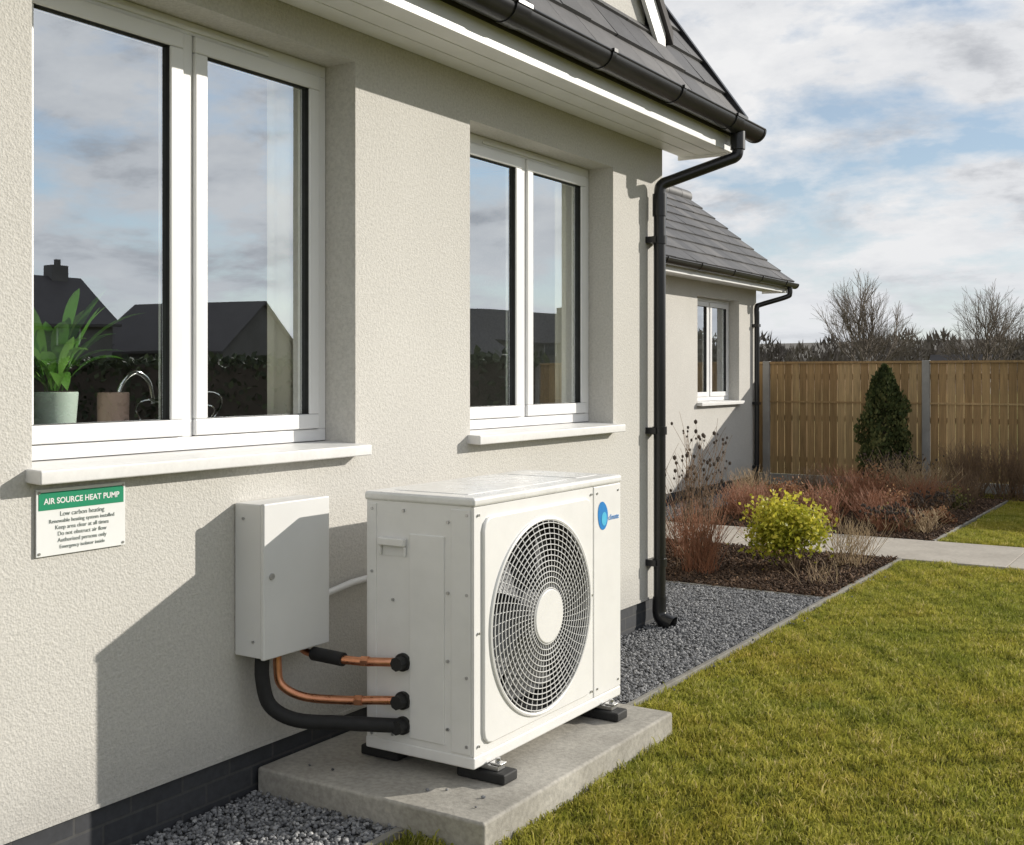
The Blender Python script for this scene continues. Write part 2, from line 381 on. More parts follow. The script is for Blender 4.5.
def roof_side(b,x0,z0,dirx,pitch,y0,y1,slope_len,tw=.30,te=.28,skip=None):
    cp,sp=math.cos(pitch),math.sin(pitch); n=int(slope_len/te)+1; th=.022
    for i in range(n):
        L=te+.05
        if i*te+L>slope_len+.02: L=slope_len+.02-i*te
        if L<.04: continue
        yy=y0-(tw/2 if i%2 else 0)
        while yy<y1-.02:
            a=max(yy,y0)+.002; c=min(yy+tw,y1)-.002; 
            if c-a>.03:
                jit=random.uniform(-.003,.003)
                P=[]
                for (s,lift) in ((i*te+random.uniform(-.003,.003),.026+jit),(i*te+L,.004)):
                    for y in (a,c):
                        for t in (0,th):
                            h=lift+t
                            P.append((x0+dirx*s*cp-dirx*h*sp,y,z0+s*sp+h*cp))
                b.add(P,[(0,1,3,2),(4,6,7,5),(0,4,5,1),(2,3,7,6),(0,2,6,4),(1,5,7,3)])
            yy+=tw
def prism_roof(b,x0,z0,xr,zr,y0,y1,th):
    x2=2*xr-x0
    v=[(x0,y0,z0),(xr,y0,zr),(x2,y0,z0),(x2,y0,z0-th),(xr,y0,zr-th),(x0,y0,z0-th)]
    v+=[(p[0],y1,p[2]) for p in v]
    b.add(v,[(0,1,4,5),(1,2,3,4),(11,10,7,6),(10,9,8,7)]+[(i,6+i,6+(i+1)%6,(i+1)%6) for i in range(6)])
b=B(); prism_roof(b,RX0,RZ0,RXC,RZC,-6.25,7.11,.09); b.obj("roof_underlay",M_rooffar,H)
sl=(RX0-RXC)/math.cos(R(55))
b=B(); 
roof_side(b,RX0+.035,RZ0-.03,-1,R(55),-6.28,7.14,sl)
roof_side(b,2*RXC-RX0-.035,RZ0-.03,1,R(55),-6.28,7.14,sl)
b.obj("roof_tiles",M_tile,H,attr=True)
b=B(); b.tube([(RXC,-6.28,RZC+.02),(RXC,7.15,RZC+.02)],.11,12,smooth=1); b.obj("ridge",M_rooffar,H,smooth=True)
def verge(b,x0,z0,xr,zr,y0,y1,t=.1):
    for sg in (1,-1):
        xa=x0 if sg==1 else 2*xr-x0
        v=[(xa,y0,z0-.02),(xr,y0,zr-.02),(xr,y0,zr+t),(xa,y0,z0+t)]
        b.add(v+[(p[0],y1,p[2]) for p in v],[(0,1,2,3),(7,6,5,4),(0,4,5,1),(1,5,6,2),(2,6,7,3),(3,7,4,0)])
b=B(); verge(b,RX0+.05,RZ0-.04,RXC,RZC,7.12,7.165); b.obj("verge_trim",M_black,H)
def gutter(name,xc,zc,r,y0,y1,parent,step=.85):
    b=B(); n=14; vs=[]
    for y in (y0,y1):
        for rr in (r,r-.006):
            for i in range(n+1):
                t=math.pi+math.pi*i/n; vs.append((xc+rr*math.cos(t),y,zc+rr*math.sin(t)))
    m=n+1; fs=[]
    for i in range(n):
        fs.append((i,i+1,2*m+i+1,2*m+i)); fs.append((m+i+1,m+i,3*m+i,3*m+i+1))
    fs+=[(0,2*m,3*m,m),(n,m+n,3*m+n,2*m+n)]
    b.add(vs,fs)
    for y in (y0,y1):
        vs=[(xc+(r+.004)*math.cos(math.pi+math.pi*i/n),y-.012,zc+(r+.004)*math.sin(math.pi+math.pi*i/n)) for i in range(n+1)]
        vs+=[(p[0],y+.012,p[2]) for p in vs]
        b.add(vs,[tuple(range(m)),tuple(range(m,2*m))[::-1]]+[(i,i+1,m+i+1,m+i) for i in range(n)]+[(n,0,m,m+n)])
    b.tube([(xc+r-.002,y0,zc+.002),(xc+r-.002,y1,zc+.002)],.008,8,smooth=1)
    y=y1-.45
    k=0
    while y>y0:
        w=.02 if k%3 else .06
        vs=[];
        for yy in (y-w,y+w):
            for rr in (r+.008,r+.001):
                for i in range(n+1):
                    t=math.pi+math.pi*i/n; vs.append((xc+rr*math.cos(t),yy,zc+.004+rr*math.sin(t)))
        fs=[]
        for i in range(n):
            fs.append((i,i+1,2*m+i+1,2*m+i)); fs.append((i,m+i,m+i+1,i+1)); fs.append((2*m+i,2*m+i+1,3*m+i+1,3*m+i))
        b.add(vs,fs)
        b.box(xc+r-.012,xc+r+.014,y-w,y+w,zc-.004,zc+.014)
        y-=step; k+=1
    return b.obj(name,M_black,parent,smooth=True)
gutter("gutter",.468,3.20,.074,-6.2,7.23,H)
b=B()
b.tube([(.468,6.93,3.145),(.468,6.93,3.03)],.047,16,smooth=1)
b.tube([(.468,6.93,3.08),(.468,6.93,3.02),(.455,6.92,2.985),(.40,6.875,2.955),(.15,6.68,2.835),(.085,6.63,2.80),(.07,6.62,2.75),(.07,6.62,2.6)],.036,16)
b.tube([(.07,6.62,2.68),(.07,6.62,.13)],.038,16,smooth=1)
b.tube([(.07,6.62,2.74),(.07,6.62,2.60)],.045,16,smooth=1)
b.tube([(.07,6.62,.20),(.07,6.62,.10),(.10,6.62,.06),(.16,6.62,.035)],[.043,.045,.05,.055],16,caps=False)
for z in (2.45,1.25,.42,):
    b.tube([(.07,6.62,z-.025),(.07,6.62,z+.025)],.046,16,smooth=1); b.box(.0,.07,6.56,6.68,z-.02,z+.02)
b.obj("downpipe",M_black,H,smooth=True)
v=[(dx,yb0+.1,3.58),(dx,yb1-.1,3.58),(dx,yb1-.1,zb+.1),(dx,yp,zp),(dx,yb0+.1,zb+.1)]
v+=[(-2.0,p[1],p[2]) for p in v]
b=B(); b.add(v,[(0,1,2,3,4),(9,8,7,6,5)]+[(i,5+i,5+(i+1)%5,(i+1)%5) for i in range(5)])
b.obj("dormer_wall",M_render,H)
def slab_y(b,x0,x1,ya,za,yb,zb_,t0,t1):
    v=[(x0,ya,za+t0),(x0,yb,zb_+t0),(x0,yb,zb_+t1),(x0,ya,za+t1)]
    b.add(v+[(x1,p[1],p[2]) for p in v],[(0,1,2,3),(7,6,5,4),(0,4,5,1),(1,5,6,2),(2,6,7,3),(3,7,4,0)])
b=B()
slab_y(b,dx+.03,dx+.055,yb1+.08,zb-.08,yp,zp,-.12,.08); slab_y(b,dx+.03,dx+.055,yb0-.08,zb-.08,yp,zp,-.12,.08)
b.obj("dormer_bargeboards",M_soffit,H)
b=B(); slab_y(b,dx+.08,-2.0,yb1+.14,zb-.14,yp,zp,.082,.16); slab_y(b,dx+.08,-2.0,yb0-.14,zb-.14,yp,zp,.082,.16)
b.obj("dormer_roof",M_rooffar,H)
# ------------------------------------------------------------------ wing
Wg=empty("house_wing"); WX=-2.67; WY1=15.72
W3=(13.62,15.06,1.24,2.62)
b=B(); wall_x(b,WX-.25,WX,YE+.002,WY1,.17,2.84,[W3])
b.box(-5.13,-4.9,YE+.002,WY1,.17,2.84); b.box(-4.9,WX-.25,WY1-.25,WY1,.17,2.84)
v=[(-5.13,WY1-.25,2.84),(WX,WY1-.25,2.84),(-3.9,WY1-.25,3.9)]
b.add(v+[(p[0],WY1,p[2]) for p in v],[(0,1,2),(5,4,3),(0,3,4,1),(1,4,5,2),(2,5,3,0)])
b.obj("walls",M_render,Wg)
b=B(); b.box(-5.12,WX-.01,YE+.01,WY1-.01,-.1,.17); b.obj("plinth",M_plinth,Wg)
b=B(); b.box(-4.0,-3.9,12.5,15.5,.2,2.8); b.box(-3.9,WX-.252,12.9,13.0,.2,2.8); b.box(-3.9,WX-.252,12.5,15.5,2.8,2.83);b.obj("room_walls",M_inner,Wg)
window("window",W3,WX-.15,Wg,WX)
b=B(); b.box(WX+.003,WX+.33,YE+.2,16.0,2.80,2.82); b.box(WX+.333,WX+.355,YE+.2,16.0,2.775,2.93); b.box(WX-.02,WX+.355,16.002,16.02,2.775,2.93)
b.obj("soffit_fascia",M_soffit,Wg,bevel=.003)
ex,ez=-2.28,2.92; xr=-3.9; p38=R(39.5); zr=ez+(ex-xr)*math.tan(p38)
b=B(); prism_roof(b,ex,ez,xr,zr,YE+.35,16.02,.07); b.obj("roof_underlay",M_rooffar,Wg)
b=B(); sl2=(ex-xr)/math.cos(p38)
roof_side(b,ex+.03,ez-.02,-1,p38,YE+.35,16.06,sl2,.30,.26); roof_side(b,2*xr-ex-.03,ez-.02,1,p38,YE+.35,16.06,sl2,.30,.26)
b.obj("roof_tiles",M_tile,Wg,attr=True)
b=B()
y=YE+.35
while y<16: b.tube([(xr,y,zr+.03),(xr,min(y+.44,16.07),zr+.03)],.10,12,smooth=1); y+=.45
b.obj("ridge_tiles",M_tile,Wg,smooth=True,attr=True)
b=B(); v=[(ex+.03,16.03,ez-.15),(xr,16.03,zr-.15),(xr,16.03,zr),(ex+.03,16.03,ez)]
b.add(v+[(p[0],16.05,p[2]) for p in v],[(0,1,2,3),(7,6,5,4),(0,4,5,1),(1,5,6,2),(2,6,7,3),(3,7,4,0)])
b.obj("bargeboard",M_soffit,Wg)
gutter("gutter",WX+.42,2.90,.062,YE+.2,16.14,Wg,1.0)
b=B(); px=WX+.055; py=WY1-.12
b.tube([(WX+.42,15.93,2.86),(WX+.42,15.93,2.76),(WX+.38,15.90,2.71),(WX+.10,15.66,2.60),(px,py,2.56),(px,py,2.4)],.036,12)
b.tube([(px,py,2.5),(px,py,.05)],.036,12,smooth=1)
for z in (2.3,1.2,.3): b.box(WX,px+.04,py-.045,py+.045,z-.02,z+.02)
b.obj("downpipe",M_black,Wg,smooth=True)
# ------------------------------------------------------------------ ground
b=B()
S=900
b.add([(-S,-S,0),(S,-S,0),(S,S,0),(-S,S,0)],[(0,1,2,3)]); b.obj("ground",M_ground)
def sheet(name,x0,x1,y0,y1,z,mat):
    b=B(); b.add([(x0,y0,z),(x1,y0,z),(x1,y1,z),(x0,y1,z)],[(0,1,2,3)]); return b.obj(name,mat)
EX=.69
def grass_tile(name,n,seed,hmin=.014,hmax=.040):
    g=np.random.default_rng(seed)
    px=g.uniform(-.5,.5,n); py=g.uniform(-.5,.5,n)
    cl=np.sin(px*9+seed)*np.cos(py*11+seed*2)+np.sin(px*23+py*17)*.6+np.sin(px*41-py*37+seed)*.5
    h=g.uniform(hmin,hmax,n)*(1+.26*cl)
    tall=g.uniform(0,1,n)>.985; h[tall]*=1.7
    a=g.uniform(0,2*np.pi,n); w=g.uniform(.0018,.0036,n); L=g.uniform(.2,1.3,n)*h; la=g.uniform(0,2*np.pi,n)
    dx_,dy_=np.cos(a)*w,np.sin(a)*w
    V=np.zeros((n,5,3))
    V[:,0]=np.stack([px-dx_,py-dy_,np.zeros(n)],1); V[:,1]=np.stack([px+dx_,py+dy_,np.zeros(n)],1)
    mx,my=px+np.cos(la)*L*.35,py+np.sin(la)*L*.35
    V[:,2]=np.stack([mx+dx_*.8,my+dy_*.8,h*.6],1); V[:,3]=np.stack([mx-dx_*.8,my-dy_*.8,h*.6],1)
    V[:,4]=np.stack([px+np.cos(la)*L,py+np.sin(la)*L,h*np.clip(1.05-.25*L/h,.5,1)],1)
    i=np.arange(n)*5
    F=np.concatenate([np.stack([i,i+1,i+2],1),np.stack([i,i+2,i+3],1),np.stack([i+3,i+2,i+4],1)])
    r=np.repeat(np.clip(g.normal(.45,.26,n)+.08*cl,0,1),5)
    return np_mesh(name,V.reshape(-1,3),F,r,M_grass)
GT=[grass_tile("grass_tile_%d"%i,13000,i+3) for i in range(4)]
lawn=empty("lawn_grass")
def put_grass(xa,ya,nx,ny):
    for i in range(nx):
        for j in range(ny):
            link("grass_patch",random.choice(GT),lawn,(xa+.5+i,ya+.5+j,0.0),R(90)*random.randint(0,3),(1,1,random.uniform(.9,1.1)))
put_grass(EX+.03,-.9,9,11)
for i in range(7):
    for j in range(5): link("grass_patch",random.choice(GT),lawn,(EX+.53+i,11.95+j*.96,0.0),R(90)*random.randint(0,3),(1,.96,1))
for i in range(4): link("grass_patch",random.choice(GT),lawn,(-1.55+i*.7,15.9,0.0),0,(.7,.6,1.3))
import bmesh
bm=bmesh.new(); bmesh.ops.create_icosphere(bm,subdivisions=1,radius=1); ICO=np.array([v.co[:] for v in bm.verts]); ICF=np.array([[v.index for v in f.verts] for f in bm.faces]); bm.free()
def chips(name,n,size,smin,smax,an,seed,mat,zr_=.012,tilt=.5):
    g=np.random.default_rng(seed); m=len(ICO)
    sc=g.uniform(smin,smax,n)[:,None,None]*np.stack([g.uniform(.7,1.2,n)*an[0],g.uniform(.7,1.2,n)*an[1],g.uniform(.7,1.1,n)*an[2]],1)[:,None,:]
    V=ICO[None]*sc*(1+g.uniform(-.22,.22,(n,m,1)))
    a=g.uniform(0,2*np.pi,n); t=g.normal(0,tilt,n)
    c,s=np.cos(t),np.sin(t); x=V[:,:,0]*c[:,None]+V[:,:,2]*s[:,None]; z=-V[:,:,0]*s[:,None]+V[:,:,2]*c[:,None]; y=V[:,:,1]
    c,s=np.cos(a)[:,None],np.sin(a)[:,None]
    V=np.stack([x*c-y*s,x*s+y*c,z],2)
    p=np.stack([g.uniform(-size/2,size/2,n),g.uniform(-size/2,size/2,n),g.uniform(0,zr_,n)],1)
    V=V+p[:,None,:]
    F=(ICF[None]+ (np.arange(n)*m)[:,None,None]).reshape(-1,3)
    return np_mesh(name,V.reshape(-1,3),F,np.repeat(np.clip(g.beta(2,2.5,n),0,1),m),mat)
TS=.69
ST=[chips("gravel_tile_%d"%i,3600,TS,.0055,.012,(1.1,.9,.75),i+20,M_stone,.016) for i in range(3)]
MT=[chips("mulch_tile_%d"%i,1500,TS,.010,.024,(1.3,.5,.25),i+40,M_chip,.03,.6) for i in range(3)]
gr=empty("gravel")
sheet("gravel_bed",-.02,EX,-6,8.07,.004,M_gbase).parent=gr
sheet("gravel_bed_wing",-2.76,EX-.001,YE-.3,8.07,.003,M_gbase).parent=gr
sheet("gravel_bed_wing_strip",-2.76,-2.07,8.07,15.7,.004,M_gbase).parent=gr
def put(ms,nm,par,x,y,z=.006):
    link(nm,random.choice(ms),par,(x+TS/2,y+TS/2,z),R(90)*random.randint(0,3))
for k in range(14): put(ST,"gravel_patch",gr,EX-TS,8.07-TS*(k+1))
for c in range(1,5):
    for k in range(2): put(ST,"gravel_patch",gr,EX-TS*(c+1),8.07-TS*(k+1))
for k in range(11): put(ST,"gravel_patch",gr,-2.76,8.07+TS*k)
g=np.random.default_rng(5); b=B()
for i in range(26):
    s=g.uniform(.005,.010); p=np.array([EX+g.uniform(.0,.14),g.uniform(4.8,9.5),.024]) if i<20 else np.array([g.uniform(.1,1.0),g.uniform(3.24,3.4),.114])
    b.add(ICO*np.array([s,s*.8,s*.7])*(1+g.uniform(-.2,.2,(len(ICO),1)))+p,[tuple(f) for f in ICF])
b.obj("stray_stones",M_stone,gr,attr=True)
mu=empty("mulch_bed")
sheet("soil_a",-2.07,EX,8.07,10.14,.004,M_soil).parent=mu; sheet("soil_b",-2.07,EX,11.40,15.54,.004,M_soil).parent=mu
for c in range(4):
    for k in range(3): put(MT,"mulch_patch",mu,EX-TS*(c+1),8.07+TS*k)
    for k in range(6): put(MT,"mulch_patch",mu,EX-TS*(c+1),11.40+TS*k)
for k in range(3): put(MT,"mulch_patch",mu,EX-TS*(k-.2),15.5,.002)
b=B(); x=-2.06
while x<13: 
    b.box(x,min(x+1.196,13),10.15,11.39,-.05,.022); x+=1.2
b.obj("path",M_path,bevel=.006)
b=B(); b.box(-2.06,-.7,14.95,15.5,-.05,.032); b.obj("paving",M_path,bevel=.006)
b=B(); 
b.box(EX-.012,EX+.018,-3,3.17,-.05,.028); b.box(EX-.012,EX+.018,4.685,10.14,-.05,.028); b.box(EX-.012,EX+.018,11.4,15.5,-.05,.028)
b.box(-2.07,EX-.013,8.055,8.08,-.05,.026)
b.obj("lawn_edging",M_edge,bevel=.004)
b=B(); b.box(.002,1.04,3.175,4.68,-.06,.11); b.obj("concrete_slab",M_conc,bevel=.012,seg=3)
# ------------------------------------------------------------------ heat pump
HP=empty("heat_pump_unit")
ux0,ux1,uy0,uy1,uz0,uz1=.32,.82,3.44,4.60,.17,1.155
fy,fz,fr=3.910,.65,.378
b=B()
b.box(ux0,ux1-.012,uy0,uy0+.012,uz0+.02,uz1-.03)
b.box(ux0,ux1-.012,uy1-.012,uy1,uz0+.02,uz1-.03)
b.box(ux0,ux0+.012,uy0+.012,uy1-.012,uz0+.02,uz1-.03)
b.obj("side_panels",M_casing,HP,bevel=.004)
b=B(); b.box(ux0-.004,ux1+.002,uy0-.003,uy1+.003,uz0,uz0+.045); b.obj("base_pan",M_casing,HP,bevel=.008,seg=3)
b=B(); b.box(ux0-.008,ux1+.006,uy0-.008,uy1+.008,uz1-.034,uz1); b.obj("lid",M_lid,HP,bevel=.012,seg=4)
b=B(); b.box(ux0+.07,ux1-.08,uy0+.08,uy1-.34,uz1-.004,uz1+.002); b.box(ux0+.07,ux1-.08,uy1-.26,uy1-.07,uz1-.004,uz1+.002); b.obj("lid_emboss",M_lid,HP,bevel=.004,seg=3)
def plate(b,y0,y1,z0,z1,rc,cy,cz,r,xa,xb,n=144):
    angs=sorted(set([2*math.pi*i/n for i in range(n)]+([] if rc else [math.atan2(z-cz,y-cy)%(2*math.pi) for y in (y0,y1) for z in (z0,z1)])))
    outer=[]
    def inside(y,z):
        if not(y0<=y<=y1 and z0<=z<=z1): return False
        qy=max(y0+rc-y,0,y-(y1-rc)); qz=max(z0+rc-z,0,z-(z1-rc))
        return qy*qy+qz*qz<=rc*rc+1e-12 if rc else True
    for a in angs:
        lo,hi=r*.5,3
        for _ in range(40):
            m=(lo+hi)/2
            if inside(cy+m*math.cos(a),cz+m*math.sin(a)): lo=m
            else: hi=m
        outer.append((cy+lo*math.cos(a),cz+lo*math.sin(a)))
    inner=[(cy+r*math.cos(a),cz+r*math.sin(a)) for a in angs]; k=len(angs)
    vs=[(xb,)+p for p in outer]+[(xb,)+p for p in inner]+[(xa,)+p for p in outer]+[(xa,)+p for p in inner]
    fs=[]
    for i in range(k):
        j=(i+1)%k
        fs+=[(i,j,k+j,k+i),(2*k+j,2*k+i,3*k+i,3*k+j),(i,2*k+i,2*k+j,j),(k+j,3*k+j,3*k+i,k+i)]
    b.add(vs,fs)
ysp=4.345
b=B(); plate(b,uy0,ysp-.002,uz0+.046,uz1-.035,0,fy,fz,fr+.012,ux1-.012,ux1); b.obj("front_panel",M_casing,HP,bevel=.003)
b=B(); plate(b,uy0+.05,ysp-.03,uz0+.075,uz1-.075,.05,fy,fz,fr,ux1-.004,ux1+.012); b.obj("fan_surround",M_casing,HP,bevel=.007,seg=3)
b=B(); b.box(ux1-.012,ux1+.003,ysp+.002,uy1,uz0+.046,uz1-.035); b.obj("service_panel",M_casing,HP,bevel=.005)
b=B(); b.tube([(ux1+.012,fy+(fr+.003)*math.cos(t),fz+(fr+.003)*math.sin(t)) for t in [2*math.pi*i/96 for i in range(96)]],.009,8,closed=True,smooth=1)
b.obj("shroud_ring",M_casing,HP,smooth=True)
b=B(); n=96; vs=[]
for x in (ux1-.005,ux1-.2):
    for i in range(n): t=2*math.pi*i/n; vs.append((x,fy+fr*math.cos(t),fz+fr*math.sin(t)))
b.add(vs,[(i,(i+1)%n,n+(i+1)%n,n+i) for i in range(n)])
b.add([(ux0+.05,uy0+.02,uz0+.05),(ux0+.05,ysp,uz0+.05),(ux0+.05,ysp,uz1-.05),(ux0+.05,uy0+.02,uz1-.05)],[(0,1,2,3)])
b.obj("shroud",M_dark,HP,smooth=True)
b=B()
for k in range(5):
    a0=k*2*math.pi/5+.4; nu,nv=10,8; vs=[]
    for i in range(nu):
        u=i/(nu-1)
        for j in range(nv):
            v=j/(nv-1); rr=.09+v*(fr-.035-.09); a=a0+(u*.85)*(1-.15*v)+.35*v
            vs.append((ux1-.12+u*.08*(1-.2*v),fy+rr*math.cos(a),fz+rr*math.sin(a)))
    b.add(vs,[(i*nv+j,i*nv+j+1,(i+1)*nv+j+1,(i+1)*nv+j) for i in range(nu-1) for j in range(nv-1)])
b.cyl((ux1-.17,fy,fz),(1,0,0),.095,.12,32)
b.obj("fan",M_blade,HP,smooth=True)
b=B(); gx=ux1+.022
def dome(r): return gx+.016*(1-(r/fr)**2)
nr=13
for i in range(nr):
    r=.11+(fr-.012-.11)*i/(nr-1)
    b.tube([(dome(r),fy+r*math.cos(t),fz+r*math.sin(t)) for t in [2*math.pi*k/80 for k in range(80)]],.0021,5,closed=True,smooth=1)
for k in range(56):
    a=2*math.pi*k/56; pts=[]
    for i in range(7):
        r=.085+(fr-.004-.085)*i/6; aa=a+.16*(i/6)
        pts.append((dome(r)-.003,fy+r*math.cos(aa),fz+r*math.sin(aa)))
    b.tube(pts,.0017,4,smooth=2)
b.obj("fan_grille",M_grille,HP,smooth=True)
b=B(); b.cyl((gx+.008,fy,fz),(1,0,0),.106,.012,48); b.obj("grille_hub",M_casing,HP,bevel=.005,seg=3)
b=B()
b.box(ux0+.21,ux0+.37,uy0-.006,uy0+.002,uz0+.07,uz1-.15)
b.box(ux1-.10,ux1-.014,uy0-.004,uy0+.002,uz0+.05,uz1-.045)
b.box(ux0+.012,ux0+.05,uy0-.004,uy0+.002,uz0+.05,uz1-.045)
b.obj("side_emboss",M_casing,HP,bevel=.004,seg=3)
hb=B()
hb.box(ux0+.070,ux0+.195,uy0-.024,uy0-.001,.955,.985)
hb.box(ux0+.070,ux0+.080,uy0-.014,uy0-.001,.915,.954); hb.box(ux0+.185,ux0+.195,uy0-.014,uy0-.001,.915,.954)
hb.obj("handle",M_casing,HP,bevel=.005,seg=3)
b=B(); b.box(ux0+.081,ux0+.184,uy0-.0025,uy0-.0005,.915,.954); b.obj("handle_shade_insert",M_box,HP)  # flat greyer plate, nothing hollowed: the recess shade is in its colour
b=B()
for (x,z) in ((ux0+.03,1.09),(ux0+.18,1.09),(ux0+.385,1.06),(ux1-.03,1.09),(ux0+.03,.85),(ux0+.385,.80),(ux0+.385,.55),(ux0+.385,.30),(ux1-.03,.8),(ux1-.03,.5),(ux1-.03,.25),(ux0+.03,.23),(ux0+.13,.75),(ux0+.13,.24)):
    b.cyl((x,uy0+.001,z),(0,-1,0),.006,.008,10)
for (y,z) in ((uy0+.025,1.09),(ysp-.02,1.09),(uy0+.025,.25),(ysp-.02,.25),(ysp+.03,1.09),(uy1-.03,1.09),(ysp+.03,.25),(uy1-.03,.25),(uy0+.025,.66),(ysp-.018,.66)):
    b.cyl((ux1-.001,y,z),(1,0,0),.005,.008,10)
b.obj("screws",M_steel,HP,smooth=True)
b=B(); s=B(); 
for y in (3.52,4.42):
    b.box(ux1-.12,ux1+.09,y-.02,y+.075,.111,.150)
    b.box(ux0-.08,ux0+.10,y-.02,y+.075,.111,.150)
    s.box(ux0-.05,ux1+.05,y,y+.05,.151,.169); s.box(ux1+.012,ux1+.06,y+.005,y+.045,.170,.178)
    s.cyl((ux1+.035,y+.025,.172),(0,0,1),.011,.022,6)
b.obj("rubber_feet",M_rubber,HP,bevel=.007); s.obj("mounting_rails",M_steel,HP,bevel=.002)
b=B()
for z in (.52,.376,.282): b.cyl((.50,uy0+.002,z),(0,-1,0),.034,.016,24); b.cyl((.50,uy0-.004,z),(0,-1,0),.027,.045,8)
b.obj("valve_grommets",M_rubber,HP,smooth=True)
b=B()
b.tube([(.085,3.20,.575),(.085,3.20,.50),(.10,3.205,.43),(.17,3.25,.385),(.30,3.32,.375),(.42,3.38,.378),(.50,3.43,.376)],.0165,14)
b.tube([(.27,3.335,.522),(.36,3.36,.52),(.44,3.39,.522),(.50,3.43,.52)],.0165,14)
b.tube([(.085,3.33,.575),(.085,3.33,.545),(.11,3.335,.528),(.15,3.34,.525)],.014,12)
b.tube([(.085,3.12,.575),(.085,3.12,.54)],.014,12)
b.cyl((.36,3.362,.521),(.09,.03,0),.021,.03,6); b.cyl((.345,3.34,.376),(.09,.045,0),.021,.03,6)
b.obj("copper_pipes",M_copper,HP,smooth=True)
b=B()
b.tube([(.085,3.12,.55),(.085,3.12,.47),(.11,3.135,.37),(.19,3.19,.315),(.32,3.29,.30),(.43,3.37,.29),(.50,3.43,.282)],.027,16)
b.tube([(.14,3.338,.526),(.20,3.338,.525),(.29,3.34,.522)],.026,16)
b.obj("insulated_pipes",M_foam,HP,smooth=True)
b=B(); b.tube([(.03,3.42,.70),(.03,3.7,.735),(.03,4.3,.75)],.014,10,smooth=1); b.obj("conduit",M_white,HP,smooth=True)
def text(name,body,size,loc,mat,parent,align='LEFT',ext=.0004,bold=0):
    c=D.curves.new(name,'FONT'); c.body=body; c.size=size; c.extrude=ext; c.offset=bold; c.align_x=align; c.materials.append(mat)
    o=D.objects.new(name,c); scene.collection.objects.link(o); o.location=loc; o.rotation_euler=(R(90),0,R(90)); o.parent=parent
    return o
b=B(); n=28; vs=[(ux1+.0045,4.430,.985)]
for i in range(n):
    t=2*math.pi*i/n; rr=.052*(1+.25*max(0,math.cos(t-2.2))**3); vs.append((ux1+.0045,4.430+rr*.85*math.cos(t),.985+rr*1.1*math.sin(t)))
b.add(vs,[(0,1+i,1+(i+1)%n) for i in range(n)]); b.obj("logo_drop",M_blue,HP)
b=B(); vs=[(ux1+.0055,4.435,.975)]
for i in range(n):
    t=2*math.pi*i/n; rr=.030; vs.append((ux1+.0055,4.438+rr*.8*math.cos(t),.975+rr*math.sin(t)))
b.add(vs,[(0,1+i,1+(i+1)%n) for i in range(n)]); b.obj("logo_swirl",M_cyan,HP)
text("logo_text","climate",.034,(ux1+.005,4.480,.965),M_blue,HP)
# ------------------------------------------------------------------ control box
CB=empty("electrical_box")
b=B(); b.box(.003,.135,3.06,3.41,.56,1.125); b.obj("body",M_box,CB,bevel=.005,seg=3)
b=B(); b.box(.136,.156,3.056,3.414,.556,1.129); b.obj("door",M_box,CB,bevel=.006,seg=3)
b=B(); b.cyl((.155,3.095,.86),(1,0,0),.012,.006,20); b.obj("lock",M_steel,CB,smooth=True)
b=B(); b.box(.025,.125,3.09,3.40,.551,.559)
for y in (3.12,3.20,3.33): b.cyl((.085,y,.56),(0,0,-1),.024,.018,16)
b.obj("glands",M_rubber,CB)
b=B(); b.cyl((.10,3.059,.62),(0,-1,0),.005,.006,10); b.cyl((.05,3.059,1.07),(0,-1,0),.005,.006,10); b.obj("screws",M_steel,CB)
# ------------------------------------------------------------------ sign
SG=empty("wall_sign")
sy0,sy1,sz0,sz1=2.221,2.558,1.033,1.243
b=B(); b.box(.006,.010,sy0,sy1,sz0,sz1); b.obj("board",M_signw,SG,bevel=.0015)
b=B(); b.box(.0101,.0112,sy0+.008,sy1-.008,sz1-.066,sz1-.010); b.obj("header",M_green,SG)
text("heading","AIR SOURCE HEAT PUMP",.0255,(.0116,(sy0+sy1)/2,sz1-.047),M_signw,SG,'CENTER',bold=.0006)
for i,(t_,s_) in enumerate((("Low carbon heating",.021),("Renewable heating system installed",.0175),("Keep area clear at all times",.0185),("Do not obstruct air flow",.0185),("Authorised persons only",.0185),("Emergency isolator inside",.0165))):
    text("line_%d"%i,t_,s_,(.0108,(sy0+sy1)/2,sz1-.088-i*.0205),M_signtxt,SG,'CENTER')
b=B()
for y in (sy0+.010,sy1-.010):
    for z in (sz0+.010,sz1-.010): b.cyl((.0095,y,z),(1,0,0),.0045,.003,12)
b.obj("screws",M_steel,SG,smooth=True)
